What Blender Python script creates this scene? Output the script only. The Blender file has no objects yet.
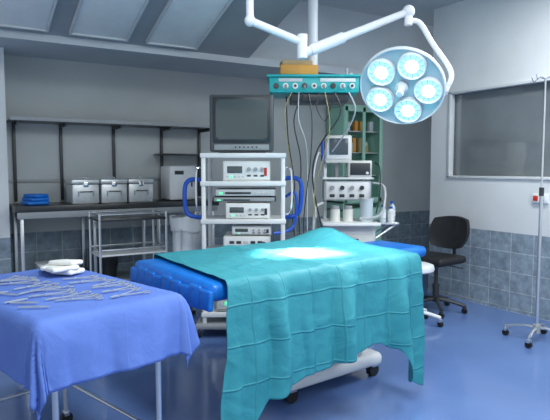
import bpy, bmesh, math, random
from mathutils import Vector, Matrix, noise
random.seed(4)
YAW=math.radians(31.6)
CS,SN=math.cos(YAW),math.sin(YAW)
def V(s,d,z=0.0):
    """survey frame (s across, d deep) -> room axes"""
    return Vector((CS*s+SN*d, -SN*s+CS*d, z))
def RZ(deg): return math.radians(deg)-YAW

# ------------------------------------------------------------ materials
MATS={}
def mat(name,col,rough=.5,metal=0.0,var=0.0,nscale=8,bump=0.0,bscale=40,emit=0,alpha=1,trans=0,coat=0,spec=.5,emitcol=None):
    if name in MATS: return MATS[name]
    m=bpy.data.materials.new(name); m.use_nodes=True
    nt=m.node_tree; b=nt.nodes['Principled BSDF']
    b.inputs['Roughness'].default_value=rough
    b.inputs['Metallic'].default_value=metal
    b.inputs['Specular IOR Level'].default_value=spec
    b.inputs['Coat Weight'].default_value=coat
    b.inputs['Transmission Weight'].default_value=trans
    b.inputs['Alpha'].default_value=alpha
    c=(*col,1)
    b.inputs['Base Color'].default_value=c
    tc=nt.nodes.new('ShaderNodeTexCoord')
    if var>0:
        n=nt.nodes.new('ShaderNodeTexNoise'); n.inputs['Scale'].default_value=nscale; n.inputs['Detail'].default_value=4
        nt.links.new(tc.outputs['Object'],n.inputs['Vector'])
        r=nt.nodes.new('ShaderNodeValToRGB')
        r.color_ramp.elements[0].position=.3; r.color_ramp.elements[1].position=.7
        r.color_ramp.elements[0].color=(*[max(0,x*(1-var)) for x in col],1)
        r.color_ramp.elements[1].color=(*[min(1,x*(1+var)) for x in col],1)
        nt.links.new(n.outputs['Fac'],r.inputs['Fac']); nt.links.new(r.outputs['Color'],b.inputs['Base Color'])
    if bump>0:
        n2=nt.nodes.new('ShaderNodeTexNoise'); n2.inputs['Scale'].default_value=bscale; n2.inputs['Detail'].default_value=5
        nt.links.new(tc.outputs['Object'],n2.inputs['Vector'])
        bp=nt.nodes.new('ShaderNodeBump'); bp.inputs['Strength'].default_value=bump; bp.inputs['Distance'].default_value=.02
        nt.links.new(n2.outputs['Fac'],bp.inputs['Height']); nt.links.new(bp.outputs['Normal'],b.inputs['Normal'])
    if emit>0:
        b.inputs['Emission Color'].default_value=(*(emitcol or col),1); b.inputs['Emission Strength'].default_value=emit
    MATS[name]=m; return m

def tile_wall(name,upper,t1,t2,grout,ztop=.8):
    m=bpy.data.materials.new(name); m.use_nodes=True; nt=m.node_tree; N=nt.nodes; L=nt.links
    b=N['Principled BSDF']
    tc=N.new('ShaderNodeTexCoord'); sp=N.new('ShaderNodeSeparateXYZ'); L.new(tc.outputs['Object'],sp.inputs[0])
    ad=N.new('ShaderNodeMath'); ad.operation='ADD'; L.new(sp.outputs[0],ad.inputs[0]); L.new(sp.outputs[1],ad.inputs[1])
    cb=N.new('ShaderNodeCombineXYZ'); L.new(ad.outputs[0],cb.inputs[0]); L.new(sp.outputs[2],cb.inputs[1])
    br=N.new('ShaderNodeTexBrick'); br.offset=0; br.squash=1
    br.inputs['Scale'].default_value=1; br.inputs['Brick Width'].default_value=.25; br.inputs['Row Height'].default_value=.2
    br.inputs['Mortar Size'].default_value=.004; br.inputs['Mortar Smooth'].default_value=.1; br.inputs['Bias'].default_value=0
    br.inputs['Color1'].default_value=(*t1,1); br.inputs['Color2'].default_value=(*t2,1); br.inputs['Mortar'].default_value=(*grout,1)
    L.new(cb.outputs[0],br.inputs['Vector'])
    no=N.new('ShaderNodeTexNoise'); no.inputs['Scale'].default_value=14; no.inputs['Detail'].default_value=6; no.inputs['Roughness'].default_value=.65
    L.new(tc.outputs['Object'],no.inputs['Vector'])
    mr=N.new('ShaderNodeMapRange'); mr.inputs[1].default_value=.3; mr.inputs[2].default_value=.7; mr.inputs[3].default_value=.68; mr.inputs[4].default_value=1.25
    L.new(no.outputs['Fac'],mr.inputs[0])
    mu=N.new('ShaderNodeMix'); mu.data_type='RGBA'; mu.blend_type='MULTIPLY'; mu.inputs[0].default_value=1
    L.new(br.outputs['Color'],mu.inputs[6]); L.new(mr.outputs[0],mu.inputs[7])
    n3=N.new('ShaderNodeTexNoise'); n3.inputs['Scale'].default_value=1.3; n3.inputs['Detail'].default_value=5; L.new(tc.outputs['Object'],n3.inputs['Vector'])
    rp=N.new('ShaderNodeValToRGB'); rp.color_ramp.elements[0].position=.3; rp.color_ramp.elements[1].position=.7
    rp.color_ramp.elements[0].color=(*[x*.9 for x in upper],1); rp.color_ramp.elements[1].color=(*[x*1.06 for x in upper],1)
    L.new(n3.outputs['Fac'],rp.inputs[0])
    gt=N.new('ShaderNodeMath'); gt.operation='LESS_THAN'; gt.inputs[1].default_value=ztop; L.new(sp.outputs[2],gt.inputs[0])
    mx=N.new('ShaderNodeMix'); mx.data_type='RGBA'; L.new(gt.outputs[0],mx.inputs[0]); L.new(rp.outputs[0],mx.inputs[6]); L.new(mu.outputs[2],mx.inputs[7])
    L.new(mx.outputs[2],b.inputs['Base Color'])
    r2=N.new('ShaderNodeMapRange'); r2.inputs[3].default_value=.7; r2.inputs[4].default_value=.25; L.new(gt.outputs[0],r2.inputs[0]); L.new(r2.outputs[0],b.inputs['Roughness'])
    ml=N.new('ShaderNodeMath'); ml.operation='MULTIPLY'; L.new(br.outputs['Fac'],ml.inputs[0]); L.new(gt.outputs[0],ml.inputs[1])
    bp=N.new('ShaderNodeBump'); bp.inputs['Strength'].default_value=.4; bp.inputs['Distance'].default_value=.004; bp.invert=True
    L.new(ml.outputs[0],bp.inputs['Height']); L.new(bp.outputs[0],b.inputs['Normal'])
    return m

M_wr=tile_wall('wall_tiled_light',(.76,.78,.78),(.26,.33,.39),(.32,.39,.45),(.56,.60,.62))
M_wb=tile_wall('wall_tiled_back_shaded',(.50,.53,.53),(.18,.24,.29),(.22,.28,.33),(.38,.43,.45))  # recess walls: same tiled wall, with the recess shade put into its colours
M_ceil=mat('ceiling_paint',(.50,.53,.54),.8,var=.06,nscale=1)
M_beam=mat('beam_paint',(.50,.54,.57),.7,var=.06,nscale=1.5)
M_slope=mat('hood_metal',(.30,.33,.35),.55,var=.08,nscale=2)
M_panel=mat('hood_panel',(.84,.85,.84),.45,var=.05,nscale=5)
M_floor=mat('vinyl_floor',(.12,.205,.44),.14,var=.08,nscale=1.2,bump=.015,bscale=25,spec=.6)
M_steel=mat('steel',(.68,.70,.72),.28,.9,var=.05)
M_chrome=mat('chrome',(.8,.82,.84),.15,1)
M_instr=mat('instrument_steel',(.66,.70,.74),.28,.7)
M_white=mat('white_enamel',(.84,.85,.84),.35,var=.03)
M_cream=mat('cream_case',(.76,.76,.70),.45,var=.04)
M_grey=mat('grey_plastic',(.34,.36,.37),.5,var=.05)
M_lgrey=mat('light_grey_plastic',(.60,.63,.64),.45,var=.04)
M_dark=mat('dark_plastic',(.035,.04,.045),.4,var=.1)
M_black=mat('black_rubber',(.012,.012,.014),.6,var=.1)
M_crt=mat('crt_case',(.085,.095,.10),.45,var=.1)
M_screen=mat('screen_glass',(.08,.10,.10),.14,coat=.4)
M_counter=mat('dark_counter',(.035,.038,.04),.3,var=.2)
M_alu=mat('brushed_aluminium',(.66,.68,.68),.4,.6,var=.08,nscale=20)
M_teal=mat('teal_paint',(.02,.46,.46),.4,var=.05)
M_orange=mat('orange_box',(.62,.30,.05),.5,var=.1)
M_bluehose=mat('blue_hose',(.01,.09,.50),.4)
M_bluesheet=mat('blue_vinyl_sheet',(.006,.17,.62),.36,var=.12,nscale=9,bump=.6,bscale=9)
M_bag=mat('white_plastic_bag',(.86,.88,.88),.35,bump=.6,bscale=18)
M_cloth=mat('white_gauze',(.85,.85,.80),.9,bump=.5,bscale=40)
M_green=mat('green_enamel',(.30,.56,.45),.4,var=.06)
M_yellow=mat('yellow_cable',(.38,.34,.18),.5)
M_red=mat('red_mark',(.6,.03,.02),.5)
M_lcd=mat('lcd_screen',(.03,.04,.05),.2,emit=.15,emitcol=(.2,.3,.4))
M_led=mat('green_led',(.1,.8,.4),.4,emit=.8)
M_frame=mat('window_frame_paint',(.70,.72,.72),.5,var=.04)
M_glass=mat('window_dark_glass',(.17,.19,.20),.06,var=.35,nscale=.8,spec=1.0,coat=.6)
M_lampw=mat('lamp_shell',(.74,.80,.82),.3,coat=.3)
M_lampi=mat('lamp_face',(.42,.54,.60),.3,coat=.2)
M_lens=mat('lamp_lens',(.30,.55,.68),.25,emit=.8,emitcol=(.40,.78,.95))
M_bulb=mat('lamp_bulb',(.9,.97,1),.3,emit=12,emitcol=(.85,.96,1))
M_arm=mat('arm_white',(.80,.82,.83),.35)
M_bottle=mat('bottle_plastic',(.60,.69,.73),.2)
M_beige=mat('cardboard',(.4,.3,.16),.8,var=.1)

def cloth_mat(name,c1,c2,rough,fold=.3,cr=.35,sc=5,foldstr=.35,fd=.004):
    m=bpy.data.materials.new(name); m.use_nodes=True; nt=m.node_tree; N=nt.nodes; L=nt.links
    b=N['Principled BSDF']; b.inputs['Roughness'].default_value=rough; b.inputs['Specular IOR Level'].default_value=.3
    tc=N.new('ShaderNodeTexCoord')
    n=N.new('ShaderNodeTexNoise'); n.inputs['Scale'].default_value=3; n.inputs['Detail'].default_value=6
    L.new(tc.outputs['UV'],n.inputs['Vector'])
    r=N.new('ShaderNodeValToRGB'); r.color_ramp.elements[0].position=.3; r.color_ramp.elements[1].position=.7
    r.color_ramp.elements[0].color=(*c1,1); r.color_ramp.elements[1].color=(*c2,1)
    L.new(n.outputs['Fac'],r.inputs[0]); L.new(r.outputs[0],b.inputs['Base Color'])
    n2=N.new('ShaderNodeTexNoise'); n2.inputs['Scale'].default_value=sc; n2.inputs['Detail'].default_value=5; n2.inputs['Distortion'].default_value=.9
    L.new(tc.outputs['UV'],n2.inputs['Vector'])
    b1=N.new('ShaderNodeBump'); b1.inputs['Strength'].default_value=cr; b1.inputs['Distance'].default_value=.06; L.new(n2.outputs['Fac'],b1.inputs['Height'])
    ns=N.new('ShaderNodeTexNoise'); ns.inputs['Scale'].default_value=2.5; L.new(tc.outputs['UV'],ns.inputs['Vector'])
    ma=N.new('ShaderNodeVectorMath'); ma.operation='MULTIPLY_ADD'; ma.inputs[1].default_value=(.03,.03,0)
    L.new(ns.outputs['Color'],ma.inputs[0]); L.new(tc.outputs['UV'],ma.inputs[2])
    br=N.new('ShaderNodeTexBrick'); br.offset=0; br.inputs['Scale'].default_value=1
    br.inputs['Brick Width'].default_value=fold; br.inputs['Row Height'].default_value=fold; br.inputs['Mortar Size'].default_value=.008; br.inputs['Mortar Smooth'].default_value=1
    L.new(ma.outputs[0],br.inputs['Vector'])
    b2=N.new('ShaderNodeBump'); b2.inputs['Strength'].default_value=foldstr; b2.inputs['Distance'].default_value=fd; L.new(br.outputs['Fac'],b2.inputs['Height']); L.new(b1.outputs[0],b2.inputs['Normal'])
    L.new(b2.outputs[0],b.inputs['Normal'])
    return m
M_drape=cloth_mat('teal_surgical_drape',(.03,.245,.295),(.045,.31,.36),.62,fold=.20,cr=.28,sc=5,foldstr=.6,fd=.006)
M_bcloth=cloth_mat('blue_instrument_cloth',(.10,.18,.53),(.13,.23,.62),.75,fold=.5,cr=.2,sc=5,foldstr=.15)

# ------------------------------------------------------------ mesh builder
class B:
    def __init__(s): s.bm=bmesh.new(); s.mats=[]
    def mi(s,m):
        if m not in s.mats: s.mats.append(m)
        return s.mats.index(m)
    def add(s,t,m,M=None):
        i=s.mi(m)
        for f in t.faces: f.material_index=i
        if M is not None: bmesh.ops.transform(t,matrix=M,verts=t.verts)
        me=bpy.data.meshes.new('t'); t.to_mesh(me); t.free(); s.bm.from_mesh(me); bpy.data.meshes.remove(me)
    def box(s,c,sz,m,rot=(0,0,0),bev=.006,seg=2,M=None):
        t=bmesh.new(); bmesh.ops.create_cube(t,size=1)
        for v in t.verts: v.co=Vector((v.co.x*sz[0],v.co.y*sz[1],v.co.z*sz[2]))
        bev=min(bev,min(sz)*.45)
        if bev>0: bmesh.ops.bevel(t,geom=t.edges[:],offset=bev,segments=seg,profile=.5,affect='EDGES')
        R=Matrix.Translation(c)@(Matrix.Rotation(rot[2],4,'Z')@Matrix.Rotation(rot[1],4,'Y')@Matrix.Rotation(rot[0],4,'X'))
        s.add(t,m,(M@R) if M is not None else R)
    def cyl(s,p1,p2,r,m,r2=None,seg=16,M=None):
        p1=Vector(p1);p2=Vector(p2); d=p2-p1
        t=bmesh.new(); bmesh.ops.create_cone(t,cap_ends=True,segments=seg,radius1=r,radius2=r if r2 is None else r2,depth=d.length)
        R=Matrix.Translation((p1+p2)/2)@d.to_track_quat('Z','Y').to_matrix().to_4x4()
        s.add(t,m,(M@R) if M is not None else R)
    def sph(s,c,r,m,sc=(1,1,1),M=None,seg=14):
        t=bmesh.new(); bmesh.ops.create_uvsphere(t,u_segments=seg,v_segments=seg//2+2,radius=r)
        R=Matrix.Translation(c)@Matrix.Diagonal((*sc,1)); s.add(t,m,(M@R) if M is not None else R)
    def lathe(s,prof,m,M=None,seg=28):
        t=bmesh.new(); rings=[]
        for r,z in prof:
            if r<1e-5: rings.append([t.verts.new((0,0,z))])
            else: rings.append([t.verts.new((r*math.cos(2*math.pi*k/seg),r*math.sin(2*math.pi*k/seg),z)) for k in range(seg)])
        for a,b in zip(rings,rings[1:]):
            for k in range(seg):
                k2=(k+1)%seg
                if len(a)==1 and len(b)==1: continue
                if len(a)==1: t.faces.new((a[0],b[k],b[k2]))
                elif len(b)==1: t.faces.new((a[k],a[k2],b[0]))
                else: t.faces.new((a[k],a[k2],b[k2],b[k]))
        bmesh.ops.recalc_face_normals(t,faces=t.faces[:])
        s.add(t,m,M)
    def tube(s,pts,r,m,seg=8,sub=5,closed=False,M=None):
        P=[Vector(p) for p in pts]; Q=[]
        if sub>1 and len(P)>2:
            n=len(P)
            for i in range(n if closed else n-1):
                if closed: p0,p1,p2,p3=P[i-1],P[i],P[(i+1)%n],P[(i+2)%n]
                else: p0,p1,p2,p3=P[max(i-1,0)],P[i],P[i+1],P[min(i+2,n-1)]
                for k in range(sub):
                    u=k/sub
                    Q.append(.5*((2*p1)+(p2-p0)*u+(2*p0-5*p1+4*p2-p3)*u*u+(3*p1-p0-3*p2+p3)*u**3))
            if not closed: Q.append(P[-1])
        else: Q=P
        t=bmesh.new(); rings=[]; n=len(Q); up=None
        for i in range(n):
            a=Q[i-1] if (i>0 or closed) else Q[i]; b=Q[(i+1)%n] if (i<n-1 or closed) else Q[i]
            T=(b-a).normalized()
            if up is None:
                up=Vector((0,0,1)) if abs(T.z)<.9 else Vector((1,0,0))
            x=(up-T*up.dot(T)).normalized(); up=x; y=T.cross(x)
            rings.append([t.verts.new(Q[i]+r*(math.cos(2*math.pi*k/seg)*x+math.sin(2*math.pi*k/seg)*y)) for k in range(seg)])
        for i in range(n if closed else n-1):
            a=rings[i];b=rings[(i+1)%n]
            for k in range(seg): t.faces.new((a[k],a[(k+1)%seg],b[(k+1)%seg],b[k]))
        if not closed: t.faces.new(rings[0][::-1]); t.faces.new(rings[-1])
        bmesh.ops.recalc_face_normals(t,faces=t.faces[:])
        s.add(t,m,M)
    def torus(s,c,R,r,m,rot=None,seg=20,M=None):
        pts=[(R*math.cos(2*math.pi*k/seg),R*math.sin(2*math.pi*k/seg),0) for k in range(seg)]
        X=Matrix.Translation(c)@(rot if rot is not None else Matrix.Identity(4))
        s.tube(pts,r,m,seg=6,sub=1,closed=True,M=(M@X) if M is not None else X)
    def caster(s,c,m=None,r=.035):
        x,y,z=c
        s.cyl((x-.012,y,r),(x+.012,y,r),r,M_black,seg=16)
        s.box((x,y,r+.03),(.036,.03,.03),m or M_steel,bev=.004)
        s.cyl((x,y,r+.03),(x,y,max(z,r+.06)),.01,m or M_steel,seg=8)
    def prism(s,poly,x0,x1,m):
        t=bmesh.new(); a=[t.verts.new((x0,y,z)) for y,z in poly]; b=[t.verts.new((x1,y,z)) for y,z in poly]
        n=len(poly); t.faces.new(a); t.faces.new(b[::-1])
        for i in range(n): t.faces.new((a[i],b[i],b[(i+1)%n],a[(i+1)%n]))
        bmesh.ops.recalc_face_normals(t,faces=t.faces[:]); s.add(t,m)
    def obj(s,name,loc=(0,0,0),rz=0,ang=35):
        me=bpy.data.meshes.new(name); s.bm.to_mesh(me); s.bm.free()
        for m in s.mats: me.materials.append(m)
        for p in me.polygons: p.use_smooth=True
        try: me.set_sharp_from_angle(angle=math.radians(ang))
        except Exception: pass
        o=bpy.data.objects.new(name,me); o.location=loc; o.rotation_euler=(0,0,rz)
        bpy.context.scene.collection.objects.link(o); return o

def aabb(name,lo,hi,m):
    b=B(); c=[(lo[i]+hi[i])/2 for i in range(3)]; b.box(c,[hi[i]-lo[i] for i in range(3)],m,bev=0); return b.obj(name)

# ------------------------------------------------------------ room shell
CZ=3.25
aabb('floor',(-2.6,-2.6,-.1),(7.1,6.3,0),M_floor)
aabb('ceiling',(-2.6,-2.6,CZ),(7.1,6.3,CZ+.1),M_ceil)
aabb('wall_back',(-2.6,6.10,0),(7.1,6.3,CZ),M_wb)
b=B(); # right wall with window opening
x0,x1=4.97,5.12
for lo,hi in [((x0,-2.6,0),(x1,4.62,1.34)),((x0,-2.6,2.29),(x1,4.62,CZ)),((x0,4.36,1.34),(x1,4.62,2.29)),((x0,-2.6,1.34),(x1,2.2,2.29))]:
    b.box([(lo[i]+hi[i])/2 for i in range(3)],[hi[i]-lo[i] for i in range(3)],M_wr,bev=0)
b.obj('wall_right')
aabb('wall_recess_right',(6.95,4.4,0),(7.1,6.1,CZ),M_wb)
aabb('wall_left',(-2.6,5.75,0),(.62,6.1,CZ),M_wr)
b=B()
b.box((5.05,3.28,1.815),(.02,2.16,.95),M_glass,bev=0)
for z in (1.352,2.278): b.box((4.985,3.28,z),(.07,2.18,.028),M_frame,bev=.004)
for y in (2.22,4.345): b.box((4.985,y,1.815),(.07,.03,.95),M_frame,bev=.004)
b.obj('window_1')
b=B(); b.box((2.25,5.62,2.9),(9.7,.96,.7),M_beam,bev=0); b.obj('ceiling_recess_soffit')
aabb('trim_1',(-2.6,5.06,2.5),(6.95,5.14,2.58),M_beam)
b=B(); b.prism([(5.06,2.56),(5.06,CZ),(3.25,CZ),(3.25,3.22)],-2.6,2.80,M_slope)
sl=math.atan2(3.22-2.56,5.06-3.25)
for k in range(-4,3):
    xc=1.06+.225+.66*k
    if xc+.25>2.8: continue
    y0,y1=4.96,3.35
    ym=(y0+y1)/2; zm=2.56+(5.06-ym)*math.tan(sl); ln=(y0-y1)/math.cos(sl)
    b.box((xc,ym,zm-.005),(.46,ln,.03),M_panel,rot=(-sl,0,0),bev=.008)
    for e in (-1,1): b.box((xc+e*.24,ym,zm-.010),(.02,ln+.04,.045),M_lgrey,rot=(-sl,0,0),bev=.004)
    b.box((xc,y0+.01,2.56+(5.06-y0-.01)*math.tan(sl)-.01),(.5,.02,.045),M_lgrey,rot=(-sl,0,0),bev=.004)
b.obj('ventilation_hood')
aabb('baseboard_right',(4.955,-2.6,0),(4.972,4.62,.035),M_wr)
b=B(); b.box((4.955,3.22,1.16),(.03,.16,.09),M_white,bev=.008); b.box((4.938,3.26,1.16),(.008,.05,.05),M_red); b.box((4.938,3.19,1.16),(.008,.05,.05),M_lgrey); b.obj('wall_socket')

def fixture(x,y,w,l,power,name='ceiling_light'):
    b=B(); b.box((0,0,0),(w+.08,l+.08,.06),M_white); o=b.obj(name,(x,y,CZ-.03))
    ld=bpy.data.lights.new('tube_panel','AREA'); ld.shape='RECTANGLE'; ld.size=w; ld.size_y=l; ld.energy=power; ld.color=(.93,.98,1)
    lo=bpy.data.objects.new('tube_panel',ld); lo.parent=o; lo.location=(0,0,-.04); bpy.context.scene.collection.objects.link(lo)
fixture(3.9,2.2,.4,1.4,66); fixture(1.2,1.2,.5,1.4,82); fixture(3.3,-.6,.5,1.4,70)

# ------------------------------------------------------------ cloth
def lerp_tab(tab,x):
    if x<=tab[0][0]: return tab[0][1]
    for (a,va),(c,vc) in zip(tab,tab[1:]):
        if x<=c:
            u=(x-a)/(c-a); u=u*u*(3-2*u); return va+(vc-va)*u
    return tab[-1][1]
def ridge(x,y,s,f):
    wx=x+.08*noise.noise(Vector((x*3,y*3,s))); wy=y+.08*noise.noise(Vector((x*3,y*3,s+9)))
    return (1-abs(noise.noise(Vector((wx*f,wy*f,s)))))**4
def cloth(name,loc,rz,X0,X1,Y0,Y1,exl,exr,near,far,m,nx,ny,amp,freq,topz,bumpf=None,seed=0.0,skew=0.0,rk=1.0):
    bm=bmesh.new(); uvl=bm.loops.layers.uv.new('UVMap'); grid=[]; UV={}
    for i in range(nx+1):
        row=[]
        for j in range(ny+1):
            fx=i/nx; fy=j/ny
            x=(X0-exl)+(X1+exr-X0+exl)*fx
            nr=lerp_tab(near,x); fr=far
            y=(Y0-nr)+(Y1+fr-Y0+nr)*fy
            x+=skew*(y-Y0)*(1-fx)
            cx=min(max(x,X0),X1); cy=min(max(y,Y0),Y1); ex=x-cx; ey=y-cy; e=math.hypot(ex,ey)
            rd=ridge(x,y,seed,4)*.010*rk+ridge(x,y,seed+3,9)*.003*rk
            nz=noise.noise(Vector((x*4+seed,y*4,seed)))*.006*rk+rd*.8
            if e>1e-6:
                dx,dy=ex/e,ey/e; R=.035
                out=R*(1-math.exp(-e/R)); drop=max(0,e-out*.6)
                per=cx*abs(dy)+cy*abs(dx)+.25*math.atan2(dy,dx)+.06*e*noise.noise(Vector((x*2,y*2,seed)))
                rip=(math.sin(per*freq+seed)+.6*math.sin(per*freq*1.9+1.3+seed)+.9*noise.noise(Vector((per*7,e*1.2,seed))))*amp*min(e/.25,1.2)
                crk=rd*1.1*min(e/.1,1)
                out+=max(rip,-.0)*1.0+abs(rip)*.3+.02*e+crk
                tang=noise.noise(Vector((x*3,y*3,9+seed)))*.03*min(e/.3,1)
                px=cx+dx*out-dy*tang; py=cy+dy*out+dx*tang; pz=topz-drop+.003+nz*max(0,1-e/.05)
            else:
                px,py,pz=x,y,topz+nz+.003
            if bumpf: pz+=bumpf(x,y)*max(0,1-e/.4)
            v=bm.verts.new((px,py,pz)); UV[v]=(x,y); row.append(v)
        grid.append(row)
    for i in range(nx):
        for j in range(ny):
            f=bm.faces.new((grid[i][j],grid[i+1][j],grid[i+1][j+1],grid[i][j+1])); f.smooth=True
            for l in f.loops: l[uvl].uv=UV[l.vert]
    me=bpy.data.meshes.new(name); bm.to_mesh(me); bm.free(); me.materials.append(m)
    o=bpy.data.objects.new(name,me); o.location=loc; o.rotation_euler=(0,0,rz); bpy.context.scene.collection.objects.link(o)
    md=o.modifiers.new('thickness','SOLIDIFY'); md.thickness=.003; md.offset=1
    return o

# ------------------------------------------------------------ operating table
TL=V(-.58,2.99); TR=RZ(37.7); UP=.05
b=B()
b.box((.76,0,.80+UP),(1.52,.92,.09),M_bluesheet,bev=.035,seg=4)
b.box((1.74,0,.80+UP),(.42,.46,.08),M_bluesheet,bev=.035,seg=4)
for k in range(9):
    y=-.41+.1025*k
    b.box((-.005,y,.765+UP),(.03,.108,.10+.018*math.sin(k*2.1)),M_bluesheet,rot=(0,.08,0),bev=.012,seg=3)
b.box((.80,0,.735+UP),(1.5,.5,.04),M_steel)
b.box((1.72,0,.74+UP),(.45,.3,.03),M_steel)
for sy in (-.27,.27): b.box((.8,sy,.735+UP),(1.45,.02,.035),M_chrome,bev=.004)
b.box((1.08,.1,.65+UP),(.5,.34,.13),M_grey,bev=.02)
b.box((1.08,.12,.45+UP/2),(.26,.26,.45),M_alu,bev=.02); b.box((1.08,.12,.3),(.32,.32,.25),M_lgrey,bev=.02)
b.box((1.14,.05,.12),(.88,.40,.09),M_white,bev=.035,seg=4)
b.box((1.14,.05,.19),(.55,.34,.06),M_lgrey,bev=.03,seg=3)
for px in (.77,1.51):
    for py in (-.11,.21): 
        b.cyl((px,py-.02,.045),(px,py+.02,.045),.045,M_black)
        b.box((px,py,.085),(.06,.06,.03),M_steel)
b.obj('operating_table',TL,TR)
def hump(x,y):
    g=.10*math.exp(-((x-1.42)/.16)**2-((y-.28)/.22)**2)
    g+=.010*math.exp(-((x-.7)/.05)**2)+.016*math.exp(-((y-.1+.3*(x-.8))/.04)**2)*math.exp(-((x-.9)/.4)**2)
    g+=.010*math.exp(-((y+.1-.5*(x-.6))/.035)**2)*math.exp(-((x-.6)/.35)**2)
    return g
near=[(.0,.76),(.2,.76),(.34,.64),(.6,.58),(.9,.54),(1.1,.51),(1.22,.56),(1.36,.80),(1.5,.86),(1.6,.84)]
cloth('surgical_drape',TL,TR,.0,1.60,-.48,.48,-.06,-.10,near,.28,M_drape,230,210,.030,14,.857+UP,hump,seed=1.7,skew=.10,rk=.6)

# ------------------------------------------------------------ instrument table
IT=V(-1.02,2.60); IR=RZ(137); TZ=.885
b=B()
b.box((0,0,TZ-.015),(1.01,.58,.025),M_steel)
for sx in (-.45,.45):
    for sy in (-.24,.24):
        b.cyl((sx,sy,.07),(sx,sy,TZ-.02),.013,M_steel); b.caster((sx,sy,.1))
for sy in (-.24,.24): b.cyl((-.45,sy,.25),(.45,sy,.25),.009,M_steel)
for sx in (-.45,.45): b.cyl((sx,-.24,.25),(sx,.24,.25),.009,M_steel)
b.obj('instrument_table',IT,IR)
cloth('table_cloth',IT,IR,-.51,.52,-.30,.32,.28,.24,[(-1,.24),(1,.24)],.26,M_bcloth,120,100,.022,14,TZ+.002,None,seed=4.2,rk=.3)
b=B(); IZ=TZ+.018
def forceps(x,y,a,L):
    M=Matrix.Translation((x,y,IZ))@Matrix.Rotation(a,4,'Z')
    sp=.012+.010*random.random()
    for s in (-1,1):
        b.tube([(s*sp*1.6,0,0),(s*sp*.9,L*.3,0),(-s*.002,L*.62,.001*s),(-s*.005,L*.8,.001),(-s*.001,L,0)],.0032,M_instr,seg=6,sub=3,M=M)
        b.torus((s*sp*1.8,-.016,0),.015,.003,M_instr,seg=12,M=M)
    b.cyl((0,L*.58,-.005),(0,L*.58,.006),.005,M_instr,seg=8,M=M)
def tweezer(x,y,a,L):
    M=Matrix.Translation((x,y,IZ))@Matrix.Rotation(a,4,'Z')
    for s in (-1,1): b.tube([(0,0,0),(s*.008,L*.4,0),(s*.002,L,0)],.003,M_instr,seg=5,sub=3,M=M)
for k in range(9):
    forceps(-.36+.085*k,.03+random.uniform(-.03,.03),math.radians(random.uniform(-28,28)),random.uniform(.14,.18))
for k in range(6):
    forceps(-.40+.09*k,-.20+random.uniform(-.02,.03),math.radians(random.uniform(-40,40)),random.uniform(.12,.15))
for k in range(6):
    tweezer(-.38+.1*k,.22,math.radians(random.uniform(-70,10)),random.uniform(.09,.13))
b.obj('surgical_instruments',IT,IR)
b=B()
for k,(x,y,z,r) in enumerate([(.24,-.17,TZ+.030,.3),(.29,-.14,TZ+.050,.9),(.22,-.13,TZ+.051,1.5),(.26,-.17,TZ+.073,.5),(.39,-.17,TZ+.030,1.1)]):
    b.box((x,y,z),(.14,.11,.024),M_cloth,rot=(.03*k,.03,r),bev=.01,seg=3)
b.obj('gauze_stack',IT,IR)

# ------------------------------------------------------------ endoscopy cart
CP=V(-.267,4.95)
b=B(); W=.71; D=.5
for sx in (-1,1):
    for sy in (-1,1):
        b.box((sx*(W/2-.02),sy*(D/2-.02),.83),(.035,.035,1.46),M_white,bev=.008)
for z in (1.555,1.32,1.0,.72,.2):
    b.box((0,0,z),(W,D,.025),M_white,bev=.008)
    b.box((0,-D/2,z),(W+.01,.02,.04),M_white,bev=.006)
b.box((0,0,.1),(W+.12,D+.06,.05),M_grey,bev=.02)
for sx in (-.38,.38):
    for sy in (-.24,.24): b.caster((sx,sy,.1),r=.045)
b.tube([(W/2,-.2,1.45),(W/2+.05,-.22,1.42),(W/2+.05,-.22,1.1),(W/2,-.2,1.06)],.009,M_chrome)
b.tube([(-W/2,-.2,1.45),(-W/2-.04,-.22,1.42),(-W/2-.04,-.22,1.1),(-W/2,-.2,1.06)],.009,M_chrome)
def corr(pts,r): b.tube(pts,r,M_bluehose,seg=10,sub=6)
corr([(-W/2+.02,-.1,1.34),(-W/2-.10,-.14,1.35),(-W/2-.15,-.15,1.28),(-W/2-.14,-.15,1.08),(-W/2-.06,-.15,1.03),(-W/2+.02,-.12,1.03)],.019)
corr([(W/2-.02,-.1,1.36),(W/2+.1,-.14,1.36),(W/2+.14,-.15,1.28),(W/2+.12,-.15,1.08),(W/2+.04,-.15,1.03),(W/2-.02,-.12,1.03)],.019)
corr([(W/2+.0,-.1,1.2),(W/2+.09,-.17,1.23),(W/2+.07,-.17,.95),(W/2-.1,-.27,.9)],.013)
b.obj('endoscopy_cart',CP,RZ(0))

def crt(name,loc,rz):
    b=B()
    b.box((0,-.13,.255),(.54,.14,.48),M_crt,bev=.02,seg=3)
    t=bmesh.new(); bmesh.ops.create_cube(t,size=1)
    for v in t.verts:
        k=1 if v.co.y<0 else .6
        v.co=Vector((v.co.x*.5*k,.1+v.co.y*.34,.26+v.co.z*.44*k))
    b.add(t,M_crt)
    b.box((0,-.205,.285),(.48,.02,.38),M_dark,bev=.01)
    t=bmesh.new(); bmesh.ops.create_grid(t,x_segments=12,y_segments=10,size=.5)
    for v in t.verts:
        x,y=v.co.x,v.co.y; v.co=Vector((x*.43,-.222+.05*(x*x+y*y)*.5-.004,.285+y*.33))
    bmesh.ops.recalc_face_normals(t,faces=t.faces[:])
    b.add(t,M_screen)
    b.box((0,-.205,.055),(.46,.012,.045),M_grey,bev=.003)
    for k in range(6): b.cyl((-.05+.035*k,-.212,.055),(-.05+.035*k,-.22,.055),.007,M_dark,seg=8)
    b.box((0,-.02,.012),(.4,.3,.024),M_dark)
    return b.obj(name,loc,rz)
p=V(-.28,4.93); crt('crt_monitor',(p.x,p.y,1.569),RZ(0))

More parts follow.
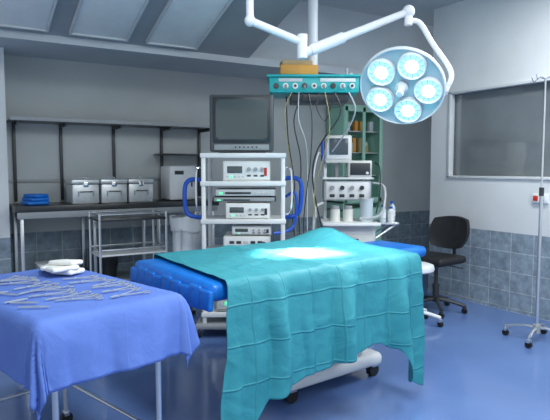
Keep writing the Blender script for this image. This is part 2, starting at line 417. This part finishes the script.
def device(name,s,d,z,w,h,dp,body,face,style,rz=0):
    b=B(); b.box((0,0,h/2+.006),(w,dp,h),body,bev=.008)
    for sx in (-.4,.4):
        for sy in (-.35,.35): b.cyl((sx*w,sy*dp,0),(sx*w,sy*dp,.01),.012,M_dark,seg=8)
    y=-dp/2
    b.box((0,y-.003,h/2+.006),(w*.95,.008,h*.86),face,bev=.003)
    y-=.008
    if style==0:
        b.box((-w*.25,y,h*.6),(w*.32,.006,h*.35),M_screen,bev=.002)
        for k in range(3):
            b.cyl((w*(.05+.14*k),y+.002,h*.62),(w*(.05+.14*k),y-.018,h*.62),h*.1,M_grey,seg=14)
            b.box((w*(.05+.14*k),y,h*.3),(w*.08,.006,h*.09),M_dark,bev=.001)
        for k in range(5): b.box((-w*.4+w*.08*k,y,h*.25),(w*.05,.008,h*.1),M_led if k==1 else M_lgrey,bev=.001)
        b.box((w*.4,y,h*.5),(w*.06,.008,h*.4),M_red if h>.15 else M_dark,bev=.001)
    elif style==1:
        b.box((-w*.12,y,h*.55),(w*.42,.006,h*.3),M_dark,bev=.002)
        for k in range(6): b.cyl((w*(.16+.05*k),y+.002,h*.5),(w*(.16+.05*k),y-.01,h*.5),h*.08,M_chrome,seg=10)
        b.box((-w*.4,y,h*.5),(w*.06,.008,h*.3),M_led,bev=.001)
    elif style==2:
        for r in range(2):
            for k in range(5): b.box((-w*.32+w*.15*k,y,h*(.3+.35*r)),(w*.1,.007,h*.18),M_dark if (k+r)%3 else M_lgrey,bev=.001)
        b.cyl((w*.36,y+.002,h*.55),(w*.36,y-.02,h*.55),h*.16,M_dark,seg=14)
    q=V(s,d); return b.obj(name,(q.x,q.y,z),RZ(rz))
device('light_source_unit',-.24,4.93,1.334,.40,.17,.38,M_cream,M_white,0)
device('video_recorder',-.25,4.93,1.206,.52,.06,.40,M_grey,M_lgrey,1)
device('video_processor',-.26,4.93,1.158,.54,.04,.38,M_dark,M_grey,1)
device('camera_control_unit',-.23,4.93,1.014,.38,.135,.38,M_cream,M_white,0)
device('insufflator',-.24,4.93,.734,.40,.13,.38,M_cream,M_white,2)
device('electrosurgical_unit',-.20,4.93,.874,.34,.08,.36,M_lgrey,M_white,0)
device('suction_pump',-.26,4.93,.214,.5,.3,.38,M_grey,M_lgrey,0)

# ------------------------------------------------------------ pendant shelf
PP=V(.33,5.0)
b=B()
b.cyl((0,0,2.26),(0,0,CZ),.045,M_arm); b.cyl((0,0,CZ-.06),(0,0,CZ),.07,M_arm)
b.box((0,0,2.15),(.76,.42,.13),M_teal,bev=.012); b.box((0,0,2.225),(.8,.46,.02),M_teal,bev=.006)
for k in range(9):
    x=-.32+.08*k; z=2.14
    b.cyl((x,-.2,z),(x,-.222,z),.024,M_white if k%3 else M_dark,seg=14)
    b.cyl((x,-.222,z),(x,-.228,z),.012,M_dark,seg=10)
    if k%2: b.cyl((x,-.222,z-.0),(x,-.26,z-.02),.011,M_grey,seg=10)
b.box((.2,-.21,2.19),(.3,.01,.03),M_white,bev=.002); b.box((-.2,-.21,2.19),(.2,.01,.03),M_lgrey,bev=.002)
b.cyl((.3,.0,2.235),(.3,0,2.32),.015,M_chrome,seg=10); b.cyl((.34,.05,2.235),(.34,.05,2.29),.02,M_lgrey,seg=10)
b.box((.05,-.02,2.05),(.5,.3,.07),M_dark,bev=.01)
b.obj('pendant_console',PP,RZ(0))
b=B(); b.box((0,0,.04),(.32,.16,.08),M_orange,bev=.004); b.box((-.02,.01,.1),(.26,.14,.04),M_beige,rot=(0,0,.1),bev=.004); q=V(.2,4.86); b.obj('cardboard_box',(q.x,q.y,2.236),RZ(4))
b=B()
def VC(s,d,z): return tuple(V(s,d,z))
cab=[([(.10,5.05,2.085),(.12,5.1,1.7),(.18,5.12,1.3),(.16,5.2,1.0),(.24,5.3,.5)],.006,M_dark),
([(.14,4.77,2.085),(.08,4.76,1.9),(.13,4.82,1.5),(.17,4.9,1.15),(.2,5.1,.6)],.005,M_yellow),
([(.42,4.77,2.085),(.46,4.74,1.8),(.40,4.78,1.5),(.34,4.85,1.2),(.40,4.98,.6)],.005,M_yellow),
([(.5,4.77,2.085),(.55,4.77,1.9),(.36,4.8,1.6),(.33,4.85,1.3),(.45,4.98,.8)],.007,M_dark),
([(.62,4.77,2.085),(.68,4.79,1.95),(.64,4.9,1.8),(.52,5.1,1.6)],.007,M_lgrey),
([(.2,4.77,2.085),(.20,4.74,1.85),(.27,4.76,1.6),(.28,4.85,1.0),(.3,4.98,.4)],.004,M_lgrey),
([(.28,4.77,2.085),(.31,4.74,1.85),(.30,4.76,1.5),(.25,4.85,1.0),(.27,4.98,.4)],.005,M_dark),
([(.24,4.80,2.085),(.16,4.78,1.85),(.22,4.80,1.5),(.21,4.90,1.0),(.27,5.02,.4)],.006,M_dark),
([(.37,4.77,2.085),(.35,4.74,1.95),(.43,4.76,1.85),(.5,4.77,2.085)],.005,M_dark)]
for pts,r,m in cab: b.tube([VC(*p) for p in pts],r,m,seg=6,sub=6)
b.obj('hanging_cables')

# ------------------------------------------------------------ anesthesia machine
b=B()
b.box((0,0,.5),(.5,.5,.78),M_lgrey,bev=.02); 
for k in range(3): b.box((0,-.255,.26+.22*k),(.44,.015,.19),M_cream,bev=.006); b.box((0,-.27,.31+.22*k),(.16,.015,.015),M_dark,bev=.003)
b.box((0,-.02,.1),(.58,.58,.06),M_grey,bev=.02)
for sx in (-.25,.25):
    for sy in (-.24,.24): b.caster((sx,sy,.1),r=.04)
b.box((0,-.06,.905),(.56,.6,.03),M_white,bev=.01)
for sx in (-.22,.22): b.box((sx,.12,1.2),(.035,.05,.6),M_alu,bev=.005)
b.box((0,.1,1.22),(.48,.26,.2),M_lgrey,bev=.012)
b.box((0,-.035,1.22),(.44,.01,.17),M_white,bev=.004)
for k in range(4): b.cyl((-.16+.1*k,-.04,1.25),(-.16+.1*k,-.065,1.25),.022,M_dark if k%2 else M_grey,seg=14)
for k in range(4): b.box((-.16+.1*k,-.045,1.17),(.05,.01,.03),M_dark,bev=.002)
b.box((0,.1,1.345),(.52,.32,.02),M_white,bev=.006)
b.box((.12,.08,1.44),(.24,.26,.17),M_cream,bev=.01); b.box((.12,-.055,1.44),(.2,.01,.12),M_dark,bev=.003)
b.cyl((.19,-.06,1.4),(.19,-.075,1.4),.015,M_white,seg=12)
b.box((-.1,.06,1.64),(.27,.22,.28),M_cream,bev=.015); b.box((-.1,-.055,1.65),(.235,.01,.22),M_white,bev=.004); b.box((-.1,-.063,1.665),(.19,.008,.165),M_lcd,bev=.003)
b.cyl((-.1,.1,1.35),(-.1,.1,1.52),.03,M_grey)
b.box((-.26,.0,1.62),(.02,.15,.2),M_bluehose,bev=.006); b.cyl((-.24,.02,1.6),(-.2,.04,1.6),.012,M_grey,seg=8)
for k in range(2):
    x=-.14+.13*k; b.cyl((x,-.14,.92),(x,-.14,1.04),.05,M_cream); b.cyl((x,-.14,1.04),(x,-.14,1.075),.042,M_grey)
for k in range(8): b.torus((.17,-.16,.94+.022*k),.052,.011,M_black,seg=18)
b.cyl((.17,-.16,.92),(.17,-.16,1.13),.066,M_bottle)
b.cyl((.17,-.16,1.13),(.17,-.16,1.15),.072,M_lgrey)
b.tube([(-.26,-.1,1.1),(-.34,-.2,1.05),(-.36,-.22,.8),(-.3,-.25,.7),(-.2,-.27,.78)],.014,M_lgrey,sub=6)
b.tube([(-.22,-.0,1.5),(-.3,-.05,1.6),(-.36,-.1,1.3),(-.33,-.12,.95)],.008,M_white,sub=6)
b.tube([(.26,-.1,1.5),(.3,-.14,1.45),(.3,-.16,1.2),(.26,-.2,1.0)],.007,M_dark,sub=6)
b.tube([(.1,-.2,.95),(.3,-.25,1.0),(.36,-.1,1.25),(.26,.0,1.3)],.012,M_lgrey,sub=6)
b.box((.37,-.08,.905),(.22,.34,.02),M_steel,bev=.004)
for sy in (-.2,.04): b.tube([(.25,sy,.75),(.46,sy,.895)],.01,M_steel,sub=1)
b.obj('anesthesia_machine',V(.74,5.72),RZ(0))
for k,(ds,dd,h,m) in enumerate([(-.04,-.12,.17,M_bottle),(.04,-.12,.15,M_white),(.07,-.03,.20,M_bottle),(-.02,-.02,.13,M_cream)]):
    b=B(); b.lathe([(0,0),(.03,0),(.032,.01),(.032,h*.7),(.014,h*.85),(.014,h*.9)],m,seg=18); b.cyl((0,0,h*.88),(0,0,h),.017,M_bluehose,seg=12)
    b.cyl((0,0,h*.25),(0,0,h*.55),.0328,M_white,seg=18)
    q=V(.74+.37+ds,5.72-.06+dd); b.obj('bottle',(q.x,q.y,.917),0)

# ------------------------------------------------------------ green glass cabinet
b=B(); x0,x1,y0,y1=4.55,5.2,5.7,6.07; H=2.25
b.box(((x0+x1)/2,y1-.01,H/2),(x1-x0,.02,H),M_green,bev=.003)
for x in (x0,x1): b.box((x,(y0+y1)/2,H/2),(.02,y1-y0,H),M_green,bev=.003)
for z in (.06,.9,1.0,H): b.box(((x0+x1)/2,(y0+y1)/2,z),(x1-x0+.02,y1-y0,.03),M_green,bev=.004)
b.box(((x0+x1)/2,y0,.48),(x1-x0,.02,.84),M_green,bev=.006)
for x in (x0+.03,(x0+x1)/2,x1-.03): b.box((x,y0,1.62),(.05,.022,1.24),M_green,bev=.004)
for z in (1.03,2.21): b.box(((x0+x1)/2,y0,z),(x1-x0,.022,.06),M_green,bev=.004)
for z in (1.35,1.65,1.93):
    b.box(((x0+x1)/2,5.9,z),(x1-x0-.03,.3,.01),M_lgrey,bev=.002)
    for k in range(7):
        h=random.uniform(.08,.2); b.box((x0+.08+.08*k,5.9+random.uniform(-.06,.06),z+.005+h/2),(.06,.06,h),random.choice([M_white,M_beige,M_bottle,M_orange,M_cream]),bev=.005)
b.obj('medicine_cabinet')

# ------------------------------------------------------------ left counter and shelves
b=B(); b.box((1.66,5.80,1.07),(2.04,.56,.06),M_counter,bev=.006)
b.box((1.66,5.53,1.015),(2.0,.02,.06),M_grey,bev=.003)
for x in (.7,1.35,2.0,2.62):
    for y in (5.56,6.04): b.box((x,y,.52),(.03,.03,1.04),M_steel,bev=.004)
b.box((1.66,5.8,.32),(1.96,.5,.025),M_grey,bev=.004)
b.obj('work_counter')
b=B()
b.box((1.70,5.92,1.90),(2.1,.3,.018),M_counter,bev=.003)
b.box((1.70,5.77,1.915),(2.1,.012,.035),M_grey,bev=.003)
for x in (.72,1.16,1.70,2.24,2.70):
    b.box((x,6.085,1.52),(.03,.025,.8),M_dark,bev=.003)
    b.box((x,5.94,1.875),(.02,.28,.03),M_dark,bev=.003)
b.box((2.45,5.95,1.60),(.62,.25,.018),M_counter,bev=.003)
b.box((1.7,6.09,1.32),(2.1,.012,.03),M_grey,bev=.003)
b.obj('bracket_shelf')
for k in range(3):
    b=B(); w=.255
    b.box((0,0,.095),(w,.3,.19),M_alu,bev=.012); b.box((0,0,.215),(w+.012,.312,.045),M_alu,bev=.012)
    b.box((0,-.156,.19),(.05,.012,.05),M_chrome,bev=.004)
    for sx in (-.07,.07): b.box((sx,-.155,.1),(.012,.01,.05),M_grey,bev=.002)
    b.tube([(-.05,-.155,.12),(-.05,-.185,.12),(.05,-.185,.12),(.05,-.155,.12)],.005,M_dark,sub=2)
    b.tube([(-.04,0,.235),(-.04,0,.255),(.04,0,.255),(.04,0,.235)],.005,M_chrome,sub=2)
    b.obj('sterilization_container',(1.285+.275*k,5.74,1.101),0)
b=B(); b.box((0,0,.19),(.3,.3,.36),M_white,bev=.02,seg=3); b.box((0,-.152,.19),(.26,.01,.31),M_white,bev=.005); b.box((.09,-.16,.2),(.015,.015,.1),M_dark,bev=.003); b.box((-.05,-.158,.3),(.1,.006,.04),M_dark,bev=.002)
for sx in (-.12,.12): 
    for sy in (-.12,.12): b.cyl((sx,sy,0),(sx,sy,.015),.015,M_dark,seg=8)
b.obj('sterilizer_oven',(2.30,5.75,1.101),0)
b=B()
for k in range(3): b.box((.01*k,.01*k,.02+.033*k),(.2-.03*k,.22,.034),M_bluesheet,rot=(0,0,.1*k),bev=.014,seg=3)
b.obj('folded_linen',(.84,5.72,1.101),.2)
b=B(); b.box((0,0,.09),(.3,.25,.18),M_lgrey,bev=.02); b.box((0,0,.19),(.32,.27,.02),M_white,bev=.008); b.obj('plastic_crate',(1.0,5.75,.334),0)
b=B(); b.lathe([(0,0),(.10,0),(.13,.2),(.138,.21),(.125,.2),(.1,.02),(0,.02)],M_dark); b.obj('basin',(1.5,5.75,.334),0)
for k,(x,y) in enumerate([(.82,5.3),(1.05,5.24)]):
    b=B(); b.lathe([(0,0),(.07,0),(.085,.16),(.09,.17),(.08,.16),(.066,.01),(0,.01)],M_white if k else M_alu)
    b.tube([(-.086,0,.15),(-.05,0,.2),(.05,0,.2),(.086,0,.15)],.004,M_steel,sub=4)
    b.obj('pail',(x-.02,y,0),0)

# metal trolley
b=B()
for sx in (-.31,.31):
    for sy in (-.18,.18):
        b.cyl((sx,sy,.08),(sx,sy,1.04),.012,M_steel); b.caster((sx,sy,.1))
b.box((0,0,.98),(.64,.38,.02),M_counter,bev=.004)
b.box((0,0,.66),(.64,.38,.015),M_white,bev=.004); b.box((0,0,.25),(.64,.38,.015),M_steel,bev=.004)
for z in (1.03,.71):
    for sy in (-.18,.18): b.cyl((-.31,sy,z),(.31,sy,z),.007,M_steel,seg=8)
    for sx in (-.31,.31): b.cyl((sx,-.18,z),(sx,.18,z),.007,M_steel,seg=8)
b.obj('steel_trolley',(1.58,5.22,0),0)

# waste bag stand
b=B()
b.torus((0,0,.985),.14,.01,M_steel)
for k in range(4):
    a=math.pi/4+k*math.pi/2; b.cyl((.14*math.cos(a),.14*math.sin(a),.98),(.15*math.cos(a),.15*math.sin(a),.06),.008,M_steel,seg=8); 
    b.caster((.15*math.cos(a),.15*math.sin(a),.06),r=.025)
b.torus((0,0,.3),.145,.007,M_steel)
t=bmesh.new(); rings=[]
prof=[(.02,.42),(.10,.42),(.125,.5),(.132,.65),(.128,.8),(.122,.91),(.14,.98),(.155,.99),(.158,.94),(.152,.86)]
for i,(r,z) in enumerate(prof):
    ring=[]
    for k in range(40):
        a=2*math.pi*k/40; rr=r*(1+.05*math.sin(5*a+i)+.04*math.sin(11*a+2*i))
        ring.append(t.verts.new((rr*math.cos(a),rr*math.sin(a),z+.01*math.sin(3*a+i))))
    rings.append(ring)
for a_,b_ in zip(rings,rings[1:]):
    for k in range(40): t.faces.new((a_[k],a_[(k+1)%40],b_[(k+1)%40],b_[k]))
t.faces.new(rings[0][::-1]); b.add(t,M_bag)
b.obj('waste_bag_stand',V(-.84,5.32),0)

# ------------------------------------------------------------ stools/chairs
b=B()
b.lathe([(0,.50),(.16,.50),(.175,.51),(.18,.53),(.172,.56),(.14,.572),(0,.575)],M_white)
b.cyl((0,0,.12),(0,0,.5),.022,M_chrome); b.cyl((0,0,.1),(0,0,.3),.034,M_lgrey)
for k in range(5):
    a=k*2*math.pi/5+.3; c,s_=math.cos(a),math.sin(a)
    b.tube([(0,0,.12),(.12*c,.12*s_,.115),(.24*c,.24*s_,.085)],.017,M_white,sub=3); b.caster((.24*c,.24*s_,.09),r=.028)
b.obj('surgeon_stool',V(1.29,5.12),0)
b=B()   # task chair faces -x
b.box((-.03,0,.54),(.44,.46,.08),M_black,bev=.035,seg=4)
b.box((-.02,0,.49),(.3,.25,.03),M_dark,bev=.01)
t=bmesh.new(); bmesh.ops.create_grid(t,x_segments=12,y_segments=12,size=.5)
for v in t.verts:
    x,y=v.co.x*2,v.co.y*2
    w=.225*(1-.16*y*y)*(1-.10*(y<0)*y*y); k=(1-.16*x*x)
    v.co=Vector((.22-.05*x*x+.04*y, x*w, .79+y*.165*k))
r=bmesh.ops.extrude_face_region(t,geom=t.faces[:]); 
for e in r['geom']:
    if isinstance(e,bmesh.types.BMVert): e.co.x+=.05
bmesh.ops.recalc_face_normals(t,faces=t.faces[:]); b.add(t,M_black)
b.tube([(.0,0,.49),(.2,0,.47),(.30,0,.52),(.285,0,.8)],.02,M_dark,sub=4)
b.cyl((0,0,.1),(0,0,.28),.034,M_dark); b.cyl((0,0,.28),(0,0,.5),.02,M_dark)
for k in range(5):
    a=k*2*math.pi/5+.2; c,s_=math.cos(a),math.sin(a)
    b.tube([(0,0,.13),(.12*c,.12*s_,.12),(.28*c,.28*s_,.08)],.02,M_dark,sub=3); b.caster((.28*c,.28*s_,.09),M_dark,r=.028)
b.tube([(.0,-.1,.49),(.05,-.27,.47)],.006,M_dark,sub=1)
b.obj('task_chair',V(1.63,5.60),RZ(38))

# ------------------------------------------------------------ IV stand
b=B()
b.cyl((0,0,.1),(0,0,1.25),.014,M_steel); b.cyl((0,0,1.25),(0,0,2.18),.009,M_chrome); b.cyl((0,0,1.22),(0,0,1.29),.02,M_dark); b.cyl((0,0,.07),(0,0,.14),.03,M_grey)
for k in range(4):
    a=k*math.pi/2+.35; c,s_=math.cos(a),math.sin(a)
    b.tube([(0,0,.11),(.1*c,.1*s_,.115),(.25*c,.25*s_,.085)],.012,M_steel,sub=3); b.caster((.25*c,.25*s_,.09),r=.028)
for a in (0,math.pi/2,math.pi,3*math.pi/2):
    c,s_=math.cos(a),math.sin(a); b.tube([(0,0,2.17),(.06*c,.06*s_,2.19),(.1*c,.1*s_,2.16),(.125*c,.125*s_,2.2)],.004,M_chrome,seg=6,sub=4)
b.obj('iv_stand',V(2.20,4.62),0)

# ------------------------------------------------------------ surgical lamp
b=B()
def W(s,d,z): return V(s,d,z)
a0=W(-.16,3.55,CZ); a1=W(-.155,3.55,2.36); a2=W(.175,3.65,2.25); a3=W(.89,3.82,2.49)
b.cyl(a0,a1,.024,M_arm); b.cyl(a0,a0-Vector((0,0,.05)),.06,M_arm)
b.sph(a1,.036,M_arm); b.cyl(a1,a2,.025,M_arm); b.cyl(a2-Vector((0,0,.1)),a2+Vector((0,0,.05)),.033,M_arm)
a2b=a2-Vector((0,0,.07)); dirn=(a3-a2b).normalized()
b.cyl(a2b,a3,.030,M_arm,r2=.023); b.cyl(a2b+dirn*.06,a2b+dirn*.3,.036,M_arm)
b.sph(a3,.042,M_arm); b.cyl(a3-Vector((0,0,.09)),a3+Vector((0,0,.03)),.027,M_arm)
C=W(.85,3.8,1.99); n=(V(-.33,-.74,-.60)).normalized()
q=n.to_track_quat('Z','Y').to_matrix()
rt=V(1,0,0); rt=(rt-n*rt.dot(n)).normalized()
piv=C+rt*.28-n*.05
b.tube([a3-Vector((0,0,.06)),a3+W(.08,.02,-.07),a3+W(.17,.03,-.2),piv+W(.035,0,.12),piv],.018,M_arm,seg=10,sub=6)
b.cyl(piv-rt*.05,piv+rt*.02,.032,M_arm)
HM=Matrix.Translation(C)@q.to_4x4()@Matrix.Scale(.95,4)
b.lathe([(0,-.13),(.1,-.125),(.2,-.10),(.27,-.06),(.3,-.015),(.302,.005),(.295,.018),(.285,.01)],M_lampw,HM,seg=48)
b.lathe([(.288,.012),(.26,.0),(.1,-.005),(0,-.005)],M_lampi,HM,seg=48)
upv=(Vector((0,0,1))-n*n.z).normalized(); ux=upv.cross(n)
for k in range(5):
    a=math.radians(28+72*k)
    lp=q.transposed()@(upv*math.cos(a)+ux*math.sin(a))
    c=Vector((lp.x,lp.y,0))*.183
    PM=HM@Matrix.Translation((c.x,c.y,0))
    b.lathe([(.098,-.01),(.1,.02),(.095,.03),(.088,.026),(.084,.014)],M_lampw,PM,seg=32)
    b.lathe([(.086,.014),(.05,.022),(0,.026)],M_lens,PM,seg=24)
    b.lathe([(.046,.0235),(.03,.036),(0,.04)],M_bulb,PM,seg=20)
    for j in range(12):
        aa=j*math.pi/6; b.box((.066*math.cos(aa),.066*math.sin(aa),.021),(.034,.004,.006),M_lampi,rot=(0,0,aa),bev=0,M=PM)
b.lathe([(0,0),(.045,0),(.045,.02),(.03,.03),(.022,.06),(.028,.09),(.02,.105),(0,.107)],M_lampw,HM,seg=24)
lamp=b.obj('surgical_lamp')
tgt=W(.18,3.46,.9)
def spot(pos,t,e,ang,name='lamp_beam'):
    ld=bpy.data.lights.new(name,'SPOT'); ld.energy=e; ld.spot_size=math.radians(ang); ld.spot_blend=.6; ld.color=(1,.96,.94); ld.shadow_soft_size=.05
    o=bpy.data.objects.new(name,ld); o.location=pos; o.rotation_euler=(t-pos).to_track_quat('-Z','Y').to_euler(); o.parent=lamp; bpy.context.scene.collection.objects.link(o)
spot(C+n*.12+rt*.1,tgt+W(.08,.02,0),850,20); spot(C+n*.12-rt*.1,tgt-W(.07,0,0),850,20); spot(C+n*.16,tgt,80,80)

# ------------------------------------------------------------ world, camera
w=bpy.data.worlds.new('World'); bpy.context.scene.world=w; w.use_nodes=True
bg=w.node_tree.nodes['Background']; bg.inputs[0].default_value=(.84,.93,1,1); bg.inputs[1].default_value=.85
cd=bpy.data.cameras.new('camera'); cd.lens=560/550*36; cd.sensor_width=36
co=bpy.data.objects.new('camera',cd); co.location=(0,0,1.45); co.rotation_euler=(math.radians(90-4.29),0,-YAW)
bpy.context.scene.collection.objects.link(co); bpy.context.scene.camera=co
try:
    bpy.context.scene.view_settings.view_transform='Standard'
except Exception: pass
